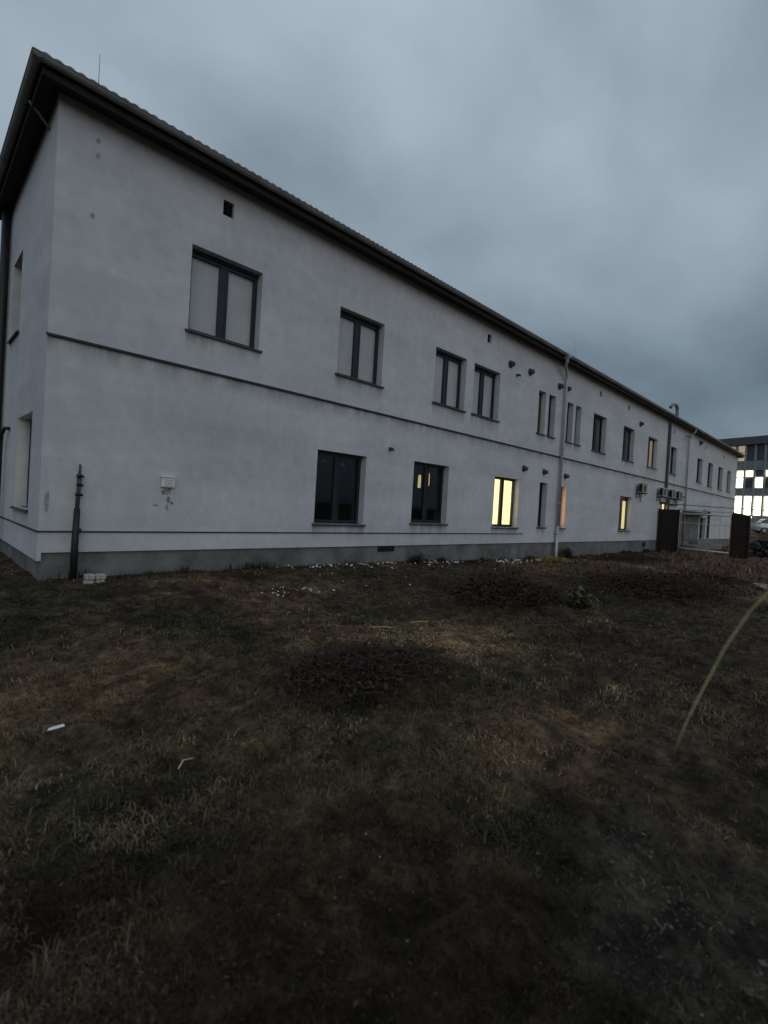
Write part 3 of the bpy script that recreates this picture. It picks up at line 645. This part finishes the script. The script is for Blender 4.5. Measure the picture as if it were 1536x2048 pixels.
# render damage, patches (flat areas of missing paint: thin and real)
def blot(cx_, cz_, rx, rz, m, seed, th=.004, name='bare_patch'):
    rr = random.Random(seed); nn = 18
    ring = [(cx_ + rx * math.cos(2 * math.pi * k / nn) * rr.uniform(.65, 1.15), cz_ + rz * math.sin(2 * math.pi * k / nn) * rr.uniform(.65, 1.15)) for k in range(nn)]
    mb = MB(); mb.loft([[(x, D - .0005, z) for x, z in ring], [(x, D - th, z) for x, z in ring]]); part(name, mb, m)
blot(1.60, 1.35, .035, .2, M['patch'], 1)
for i, (x, z, a, b) in enumerate(((3.42, 1.62, .09, .05), (3.36, 1.60, .03, .04), (3.47, 1.66, .03, .03), (3.46, 1.48, .04, .06), (3.52, 1.42, .03, .035), (3.44, 1.33, .03, .07), (3.24, 1.37, .05, .012), (3.38, 1.70, .02, .015))): blot(x, z, a, b, M['patch'] if i in (0, 5) else M['spall'], 30 + i, .003 + .0006 * i, 'spalled_plaster')
# hooks near the corner of the wall top
for i, (x, z) in enumerate(((2.05, 7.22), (2.06, 6.98), (2.02, 6.0))): blot(x, z, .035, .05, M['patch'], 60 + i, .003, 'spalled_plaster')

# white meter box
t = empty('meter_box', (3.42, D, 1.8), label='small white box on the wall above scraped plaster', cat='meter box')
mb = MB(); mb.box(-.115, -.09, -.1, .115, -.004, .08, bev=.012); mb.build('casing', M['white'], t)
mb = MB(); mb.box(-.13, -.11, .081, .13, -.004, .1, bev=.006); mb.build('lid', M['white'], t)
for i in range(4):
    mb = MB(); mb.box(-.08, -.094, -.075 + i * .035, .08, -.0905, -.065 + i * .035); mb.build('slot', M['acwhite'], t)
# black stand pipe with clamps
t = empty('standpipe', (1.98, D - .14, .05), label='black upright pipe with clamps standing against the wall near the corner', cat='pipe')
mb = MB(); mb.tube([(0, 0, -.15), (.0, 0, .6), (.01, .01, 1.22)], [.055, .052, .045], 12); mb.build('thick_pipe', M['blackpipe'], t)
mb = MB(); mb.tube([(.01, .02, 1.2), (.03, .06, 1.6), (.035, .08, 1.78)], .032, 10); mb.tube([(.035, .08, 1.76), (.04, .08, 1.93)], .018, 8); mb.build('thin_pipe', M['darkpipe'], t)
for z, r in ((1.42, .055), (1.58, .04), (1.72, .045), (.85, .065)):
    mb = MB(); mb.tube([(.03, .05, z), (.03, .05, z + .04)], r, 10); mb.box(.05, .03, z, .09, .12, z + .03); mb.build('clamp', M['blackpipe'], t)
# pale blocks at its foot
for i, (dx, dz) in enumerate(((0, 0), (.15, 0), (.01, .093), (.155, .091))):
    z0 = float(gz(2.2, 8.75)) - .045
    o = empty('concrete_block', (2.12 + dx, 8.72 + dx * -.12, z0 + dz), R_(-6 + 3 * i), label=['pale block at the foot of the black pipe, lower left of the pile', 'pale block at the foot of the black pipe, lower right of the pile', 'pale block at the foot of the black pipe, upper left of the pile', 'pale block at the foot of the black pipe, upper right of the pile'][i], cat='block', group='pale blocks piled at the pipe foot')
    o.empty_display_size = .05
    mb = MB(); mb.box(-.07, -.08, 0, .07, .08, .092, bev=.018); bo = mb.build('block', M['block'], o)

# air conditioning units on the wall
def ac_unit():
    t = empty('air_conditioner', (0, 0, 0))
    mb = MB(); mb.box(-.4, -.42, 0, .4, -.12, .56, bev=.02); mb.build('casing', M['acwhite'], t)
    mb = MB(); mb.box(-.404, -.36, .06, -.4005, -.2, .5); mb.box(-.404, -.18, .1, -.4005, -.14, .4); mb.build('side_grille', M['black'], t)
    mb = MB(); mb.tube([(-.1, -.425, .28), (-.1, -.41, .28)], .22, 20); mb.build('fan', M['black'], t)
    mb = MB()
    for k in range(6): r = .05 + .035 * k; mb.tube([(-.1 + r * math.cos(a), -.432, .28 + r * math.sin(a)) for a in [2 * math.pi * j / 16 for j in range(17)]], .004, 4)
    mb.build('grille', M['acwhite'], t)
    for s in (-.28, .28):
        mb = MB(); mb.box(s - .02, -.45, -.045, s + .02, -.001, -.004); mb.box(s - .02, -.03, -.3, s + .02, -.002, -.046); mb.tube([(s, -.4, -.05), (s, -.03, -.28)], .012, 6); mb.build('bracket', M['trim'], t)
    mb = MB(); mb.tube([(.41, -.2, .15), (.5, -.1, .12), (.5, -.04, -.2), (.5, -.04, -.5)], .02, 6); mb.build('hose', M['darkpipe'], t)
    return t
ac = ac_unit()
labels = ['air conditioner hanging alone above the pale yellow lit window', 'air conditioner left of the dark cable trunk foot above the brown fence panel', 'middle air conditioner of the three hung in a row above the fence panel', 'air conditioner nearest the thin grey downpipe above the gate']
for i, x in enumerate((27.55, 30.9, 32.6, 34.0)):
    o = ac if i == 0 else copy_tree(ac)
    o.location = (x, D, 3.06); o.scale = (.85, .9, .9); tag(o, labels[i], 'air conditioner', 'air conditioners hung on the white wall')
# pipes below the units belong to the building
mb = MB(); mb.tube([(31.2, D - .1, 2.75), (33.6, D - .1, 2.7), (34.4, D - .1, 2.75)], .05, 8); mb.tube([(32.0, D - .12, 3.6), (32.0, D - .16, 2.9), (32.3, D - .16, 2.6), (32.3, D - .12, 1.0)], .06, 8); part('service_pipes', mb, M['darkpipe'])
# floodlight under the eaves
t = empty('floodlight', (35.4, D - .3, 7.12), label='small pale lamp head under the eaves near the thin downpipe', cat='lamp')
mb = MB(); mb.box(-.14, -.1, -.12, .14, .05, .1, bev=.04); mb.build('lamp_head', M['acwhite'], t); mb = MB(); mb.tube([(0, .05, 0), (0, .29, .05)], .02, 6); mb.build('arm', M['sill'], t)
# canopy over the door
t = empty('door_canopy', (38.2, D, 2.25), label='flat dark canopy on the wall behind the gate', cat='canopy')
mb = MB(); mb.box(-2.4, -.7, 0, 2.6, -.002, .1, bev=.02); mb.box(-2.3, -.66, .101, 2.5, -.002, .16); mb.build('roof_sheet', M['soffit'], t)
for s in (-2.0, 2.2): mb = MB(); mb.tube([(s, -.6, 0), (s, -.02, -.35)], .02, 6); mb.build('bracket', M['frame'], t)

# ------------------------------------------------------------------ fence and gate across the yard (plane X = 31)
FX = 31.0
def panel(y0, y1, h0, h1, label, nm='fence_panel'):
    g0 = float(gz(FX, (y0 + y1) / 2)); t = empty(nm, (FX, y1, g0), label=label, cat='fence')
    mb = MB(); n = max(3, int(abs(y1 - y0) / .09)); L = y0 - y1
    for k in range(n):   # corrugated sheet
        a, b = L * k / n, L * (k + 1) / n; x = .02 if k % 2 else 0.0; hh = h0 + (h1 - h0) * (1 - (k + .5) / n)
        mb.box(x, a, -.1, x + .022, b, hh - g0)
    mb.build('sheet', M['rust'], t)
    for yy in (0.0, L):
        mb = MB(); mb.box(-.05, yy - .03, -.2, -.002, yy + .03, max(h0, h1) - g0 - (.12 if h0 != h1 else -.03)); mb.build('post', M['rust'], t)
    return t
panel(9.12, 8.08, 2.36, 2.36, 'tall brown sheet fence panel joining the building wall')
panel(5.62, 4.86, 2.36, 2.2, 'brown sheet fence panel on the right side of the gate')
t = empty('metal_gate', (FX, 8.05, -.1), label='pale metal rail gate between two brown fence panels', cat='gate')
L = 8.05 - 5.66
for zz, r in ((2.46, .03), (2.27, .05), (1.75, .02), (.32, .045)):
    mb = MB(); mb.tube([(0, -.02, zz), (0, -L, zz - .03)], r, 8); mb.build('rail', M['gate'], t)
for yy in (0.03, -L + .0): mb = MB(); mb.tube([(0, yy, -.1), (0, yy, 2.46)], .04, 8); mb.build('gate_post', M['gate'], t)
mb = MB()
for k in range(1, 10): mb.tube([(0, -L * k / 10, .34), (0, -L * k / 10, 2.2)], .0035, 4)
mb.build('mesh_infill', M['darkpipe'], t)
mb = MB(); mb.tube([(31.0, 9.1, 2.68), (31.0, 7.0, 2.60), (31.0, 4.9, 2.52), (30.9, 2.5, 2.5)], .018, 6); o = mb.build('overhead_cable', M['blackpipe']); tag(o, 'thin dark cable strung above the gate', 'cable')

# ------------------------------------------------------------------ far office block
A2 = Vector((79.28, 16.37)); dirv = Vector((77.68 - 79.28, 10.94 - 16.37)).normalized()
ang = math.atan2(dirv.y, dirv.x)
ob = empty('far_office_block', (A2.x, A2.y, 1.0), ang, label='three-storey grid-windowed block behind with bright lit rooms', cat='building')
mb = MB(); mb.box(-9, .3, -2, 46, 14, 11.3); mb.build('wall', M['facade2'], ob)
mb = MB(); mb.box(-9.2, -.35, 11.3, 46.2, 14.2, 12.35, bev=.05); mb.build('parapet', M['parapet'], ob)
mb = MB(); cols = [2.29 - 1.13 * 9 - .11 + 1.13 * k for k in range(48)]
for u in cols: mb.box(u - .1, -.12, -1, u + .1, .299, 11.29)
mb.build('mullion_grid', M['mull'], ob)
mb = MB()
for (z0, z1) in ((.6, 2.15), (4.68, 5.72), (8.0, 9.25)): mb.box(-9, .05, z0, 46, .298, z1)
mb.build('spandrel', M['facade2'], ob)
rowsw = {0: [(2.2, 2.62, 0), (2.7, 3.2, 0), (3.28, 3.78, 0), (3.86, 4.64, 0)], 1: [(5.76, 7.05, 0), (7.22, 7.95, 0)], 2: [(9.3, 10.35, 0), (10.45, 11.25, 0)]}
litset = {}
for b in range(-6, 26):
    for r_ in (0, 1, 2):
        for k, (z0, z1, _) in enumerate(rowsw[r_]):
            m = M['fglass']; bb = b
            if r_ == 0: m = LIT['far'] if b >= -1 and b % 7 != 6 else M['fglass']
            if r_ == 0 and k == 0 and b < 2: m = M['fglass'] if b < 0 else LIT['far']
            if r_ == 1 and (b, k) in ((0, 0), (0, 1), (1, 1), (2, 0), (3, 1), (5, 0), (5, 1), (8, 1), (9, 0)): m = LIT['far']
            if r_ == 2 and b in (-1, 0): m = LIT['fardim']
            if not -3 <= b <= 12 and m is M['fglass'] and r_ != 1: continue
            u = 2.29 + 1.13 * b; mb = MB(); mb.box(u + .02, .2, z0, u + .88, .28, z1)
            mb.build('window', m, ob)
# small glowing strip low on the far block
mb = MB(); mb.box(2.5, -.3, 1.85, 4.5, -.13, 2.0); mb.build('light_strip', LIT['far'], ob)

# ------------------------------------------------------------------ cars
def car():
    t = empty('parked_car', (0, 0, 0))
    st = [(-2.1, .35, .62, .62), (-2.05, .28, .78, .74), (-1.5, .22, .92, .84), (-.75, .2, .98, .87), (.6, .2, 1.0, .88), (1.6, .22, 1.02, .86), (1.98, .28, .98, .8), (2.08, .38, .7, .7)]
    mb = MB(); mb.loft([[(x, -w, z0), (x, -w * 1.03, (z0 + z1) / 2), (x, -w * .93, z1), (x, w * .93, z1), (x, w * 1.03, (z0 + z1) / 2), (x, w, z0)] for x, z0, z1, w in st], sm=False); mb.build('body', M['car'], t)
    ct = [(-.95, .96, .98, .78), (-.35, .97, 1.38, .68), (.2, .97, 1.47, .66), (1.1, .98, 1.43, .66), (1.85, .99, 1.02, .74)]
    mb = MB(); mb.loft([[(x, -.8, z0), (x, -w, z1), (x, w, z1), (x, .8, z0)] for x, z0, z1, w in ct]); mb.build('cabin_glass', M['carglass'], t)
    mb = MB(); mb.loft([[(x, -w, z), (x, -w, z + .03), (x, w, z + .03), (x, w, z)] for x, z, w in ((-.36, 1.382, .67), (.2, 1.472, .65), (1.1, 1.432, .65), (1.35, 1.3, .66))]); mb.build('roof', M['car'], t)
    for x in (-1.3, 1.3):
        for s in (-1, 1):
            mb = MB(); mb.tube([(x, s * .68, .31), (x, s * .9, .31)], .31, 18); w = mb.build('wheel', M['tyre'], t)
            mb = MB(); mb.tube([(x, s * .9, .31), (x, s * .912, .31)], .2, 12); mb.build('rim', M['rim'], w)
    for s in (-.6, .6): mb = MB(); mb.box(-2.11, s - .14, .6, -2.02, s + .14, .72, bev=.02); mb.build('headlight', M['white'], t)
    return t
c0 = car(); c0.location = (62.6, 7.6, float(gz(62.6, 7.6, False)) + .0); c0.rotation_euler = (0, 0, R_(115)); tag(c0, 'silver hatchback at the right edge below the lit office windows', 'car')

# ------------------------------------------------------------------ brambles, plants
def shrub(name, x, y, rx, ry, h, nt_, nl, mt, ml, label, cat, group=None, leaf=.024, seed=0):
    rr = np.random.default_rng(seed); z0 = float(gz(x, y)) ; t = empty(name, (x, y, z0), label=label, cat=cat, group=group)
    mb = MB(); tips = []
    for k in range(nt_):
        a = rr.uniform(0, 2 * math.pi); q = rr.random()**.5; bx_, by_ = rx * q * math.cos(a) * .8, ry * q * math.sin(a) * .8
        hh = h * (1 - .6 * q * q) * rr.uniform(.5, 1.25); a2 = rr.uniform(0, 2 * math.pi); s = rr.uniform(.15, .9) * max(rx, ry) * .7
        zb = float(gz(x + bx_, y + by_)) - z0 - .02
        ex, ey = bx_ + s * math.cos(a2), by_ + s * math.sin(a2); ze = float(gz(x + ex, y + ey)) - z0
        p = [(bx_, by_, zb), (bx_ + .3 * s * math.cos(a2), by_ + .3 * s * math.sin(a2), zb + hh * rr.uniform(.5, .9)), (bx_ + .7 * s * math.cos(a2), by_ + .7 * s * math.sin(a2), zb + hh), (ex, ey, ze + hh * rr.uniform(.3, .8))]
        mb.tube(p, [.006, .005, .004, .002], 3); tips += p[1:]
    mb.build('stems', mt, t)
    tp = np.array(tips); k = nl; P = tp[rr.integers(0, len(tp), k)] + rr.normal(0, .05, (k, 3)) * np.array([1.6, 1.6, .7])
    P[:, 2] = np.maximum(P[:, 2], .005); th = rr.uniform(0, 6.28, k); sz = leaf * np.exp(rr.normal(-.1, .45, k))
    ax = np.stack([np.cos(th), np.sin(th), rr.uniform(-.7, .7, k)], -1) * sz[:, None]; bx2 = np.stack([-np.sin(th), np.cos(th), rr.uniform(-.7, .7, k)], -1) * sz[:, None] * .55
    up = np.zeros((k, 3)); up[:, 2] = sz * .3
    V = np.stack([P - ax, P - bx2 + up, P + ax, P + bx2 + up], 1).reshape(-1, 3); b = np.arange(k)[:, None] * 4
    fast_mesh('leaves', V, np.concatenate([b + [0, 1, 3], b + [1, 2, 3]], 1).reshape(-1, 3), ml, parent=t)
    return t
BG = 'dark bramble mounds on the waste ground'
shrub('bramble_mound', 8.0, 4.8, 1.4, .8, .26, 520, 6000, M['twig'], M['bleaf'], 'dark bramble mound left of the small yellow-green plant', 'bramble', BG, seed=1)
shrub('bramble_mound', 3.0, 3.22, .95, .5, .17, 560, 4200, M['twig'], M['bleaf'], 'nearest dark bramble mound in the middle of the lot', 'bramble', BG, .014, seed=2)
shrub('bramble_mound', 12.0, 3.5, 2.2, .9, .26, 700, 8000, M['twig'], M['bleaf'], 'wide dark bramble mound right of the small yellow-green plant', 'bramble', BG, seed=3)
shrub('bramble_mound', 16.6, 3.4, 1.4, .6, .2, 200, 2200, M['twig'], M['bleaf'], 'dark bramble mound farthest right near the cane', 'bramble', BG, seed=4)
shrub('bramble_mound', 21.0, 7.0, 2.6, .8, .18, 260, 2500, M['twig'], M['bleaf'], 'low reddish bramble mound by the wall beyond the downpipe', 'bramble', BG, seed=5)
shrub('dead_weed', 3.55, 2.95, .22, .2, .13, 34, 60, M['weed'], M['yleaf'], 'pale dead stems sprouting at the right end of the nearest bramble mound', 'weed', None, .012, seed=21)
shrub('leafy_weed', 8.6, 3.75, .3, .25, .26, 26, 500, M['twig'], M['yleaf'], 'small yellow-green leafy weed among the dark brambles', 'plant', None, .035, seed=6)
shrub('yellow_grass_tuft', 17.3, 8.6, 1.1, .4, .15, 360, 1500, M['tuft'], M['tuft'], 'yellow grass tuft at the foot of the pale downpipe', 'grass tuft', None, .02, seed=7)
shrub('small_shrub', 19.3, 9.0, .42, .12, .42, 50, 900, M['twig'], M['dleaf'], 'small dark shrub against the plinth right of the downpipe', 'shrub', None, .03, seed=8)
shrub('small_shrub', 10.3, 9.05, .28, .1, .25, 40, 500, M['twig'], M['dleaf'], 'small dark shrub against the plinth below the dark window with two lamps', 'shrub', None, .025, seed=9)
shrub('green_weed', 2.15, 2.55, .16, .12, .05, 20, 60, M['dleaf'], M['yleaf'], 'low weed with a few bright green leaves in the near grass', 'plant', None, .010, seed=10)
shrub('hedge', 36.5, 4.3, 3.2, .6, .75, 260, 7000, M['twig'], M['dleaf'], 'dark scrubby hedge behind the fence below the parked car', 'hedge', None, .09, seed=12)
# bare tree behind the left end of the building
def tree(x, y, h, label):
    rr = random.Random(5); z0 = float(gz(x, y)); t = empty('bare_tree', (x, y, z0), label=label, cat='tree')
    mb = MB(); mb.tube([(0, 0, -.2), (.05, 0, h * .3), (0, .05, h * .62)], [.16, .12, .06], 8); mb.build('trunk', M['bark'], t)
    mb = MB()
    def br(p, d, l, r, k):
        e = p + d * l; mb.tube([p, p + d * l * .5 + Vector((rr.uniform(-.05, .05),) * 3), e], [r, r * .8, r * .55], 4)
        if k:
            for _ in range(4): br(p + d * l * rr.uniform(.4, 1), (d + Vector((rr.uniform(-1, 1), rr.uniform(-1, 1), rr.uniform(-.3, .9))) * .8).normalized(), l * .62, r * .55, k - 1)
    for k in range(11): br(Vector((0, 0, h * (.2 + .045 * k))), Vector((math.cos(k * 2.4), math.sin(k * 2.4), .6)).normalized(), h * .28, .04, 3)
    mb.build('branches', M['twig'], t)
tree(2.3, 24.5, 4.0, 'dark bare tree seen past the left end of the building')

# ------------------------------------------------------------------ litter
def scrap_mesh(seed, s):
    """a torn, angular crumb of foam: jagged outline, uneven top"""
    rr = random.Random(seed); mb = MB(); n = 7
    st = rr.uniform(.25, .6)
    ring = [(s * math.cos(6.283 * k / n) * rr.uniform(.25, 1.3), s * st * math.sin(6.283 * k / n) * rr.uniform(.3, 1.3)) for k in range(n)]
    mb.loft([[(x, y, s * rr.uniform(-.1, .1)) for x, y in ring], [(x * .7 + s * rr.uniform(-.1, .1), y * .7, s * rr.uniform(.1, .7)) for x, y in ring]])
    return mb
protos = []
for k in range(6):
    o = scrap_mesh(k, .05).build('foam_scrap', M['foam']); protos.append(o)
used = [False] * 6
def scrap(x, y, s, label, group):
    k = random.randrange(6); o = protos[k] if not used[k] else protos[k].copy()
    if used[k]: C.objects.link(o)
    used[k] = True
    o.location = (x, y, float(gz(x, y)) + random.uniform(.02, .05)); o.rotation_euler = (random.uniform(-.5, .5), random.uniform(-.5, .5), random.uniform(0, 6.28)); o.scale = (s, s * random.uniform(.6, 1.2), s)
    tag(o, label, 'litter', group)
for _ in range(48): scrap(random.gauss(7.3, .9), 9.05 - abs(random.gauss(0, .3)), random.uniform(.3, 1.1), 'white foam scrap by the plinth under the first dark ground-floor window', 'white scraps under the first dark window')
for _ in range(40): scrap(random.gauss(10.6, .8), 9.05 - abs(random.gauss(0, .3)), random.uniform(.3, 1.2), 'white foam scrap by the plinth under the window with two lamps', 'white scraps under the window with two lamps')
for _ in range(52): scrap(random.gauss(15.0, 1.2), 9.0 - abs(random.gauss(0, .35)), random.uniform(.4, 1.5), 'white foam scrap by the plinth below the bright yellow window', 'white scraps below the bright window')
for _ in range(16): scrap(random.gauss(4.55, .13), random.gauss(6.9, .16), random.uniform(.2, .7), 'white foam scrap in the small heap out on the grass', 'white scraps in a heap on the grass')
for _ in range(12): scrap(random.gauss(5.15, .14), random.gauss(6.95, .1), random.uniform(.2, .6), 'white foam scrap right of the small heap on the grass', 'white scraps right of the heap')
for _ in range(20): scrap(random.uniform(5.5, 16), random.uniform(5.5, 8.6), random.uniform(.2, .6), 'tiny pale scrap lying loose on the grass between wall and brambles', 'loose pale scraps on the grass')
for _ in range(18): scrap(random.uniform(.6, 5), random.uniform(1.4, 4.2), random.uniform(.05, .12), 'tiny pale crumb lying in the near grass', 'pale crumbs in the near grass')
t = MB(); t.loft([[(-.055, -.016, .004), (-.05, .014, .006), (.045, .022, .012), (.058, -.008, .01)], [(-.055, -.016, .007), (-.05, .014, .009), (.045, .022, .015), (.058, -.008, .013)]])
o = t.build('paper_scrap', M['paper']); o.location = (.76, 3.71, float(gz(.76, 3.71)) + .03); o.rotation_euler = (.1, -.1, R_(-20)); o.scale = (.85, .95, 1); tag(o, 'crumpled white paper strip lying in the grass at lower left', 'paper')
t = MB(); t.box(-.6, -.35, 0, .6, .35, .06, bev=.015); o = t.build('puddle_slab', M['concrete']); o.location = (16.6, 2.0, float(gz(16.6, 2.0)) + .0); o.rotation_euler = (0, 0, R_(20)); tag(o, 'flat pale slab standing in for a puddle at the right edge of the lot', 'slab')  # pale slab takes the place of a puddle
# straws lying about
for i, (x, y, L_, a, lab) in enumerate(((4.55, 4.55, .28, 2.4, 'pale dry straw lying on the tan grass, left one of two'), (5.1, 4.4, .3, 2.9, 'pale dry straw lying on the tan grass, right one of two'), (1.24, 2.81, .13, .5, 'short pale straw lying in the near grass left of centre'))):
    z = float(gz(x, y)) + .05; mb = MB(); mb.tube([(-L_ / 2, 0, 0), (0, .02, .015), (L_ / 2, 0, .0)], .004, 5); o = mb.build('straw', M['stalk']); o.location = (x, y, z); o.rotation_euler = (0, 0, a); tag(o, lab, 'straw', 'pale straws on the ground')
# arching dry cane, rooted just right of the frame
mb = MB(); P = [(1.30, -.42, 0.0), (1.30, -.36, .5), (1.293, -.26, 1.05), (1.283, -.12, 1.42), (1.279, -.021, 1.549), (1.27, .044, 1.56), (1.282, .115, 1.521), (1.301, .165, 1.466), (1.325, .197, 1.418), (1.349, .242, 1.323), (1.371, .289, 1.194), (1.371, .315, 1.113), (1.363, .335, 1.031)]
mb.tube(P, [.0034] * 3 + [.0021, .0036, .0020, .0021, .0020, .0019, .0018, .0016, .0012, .0006], 8); o = mb.build('dry_cane', M['stalk']); tag(o, 'long pale dry cane arching down at the right edge of the photo', 'cane')
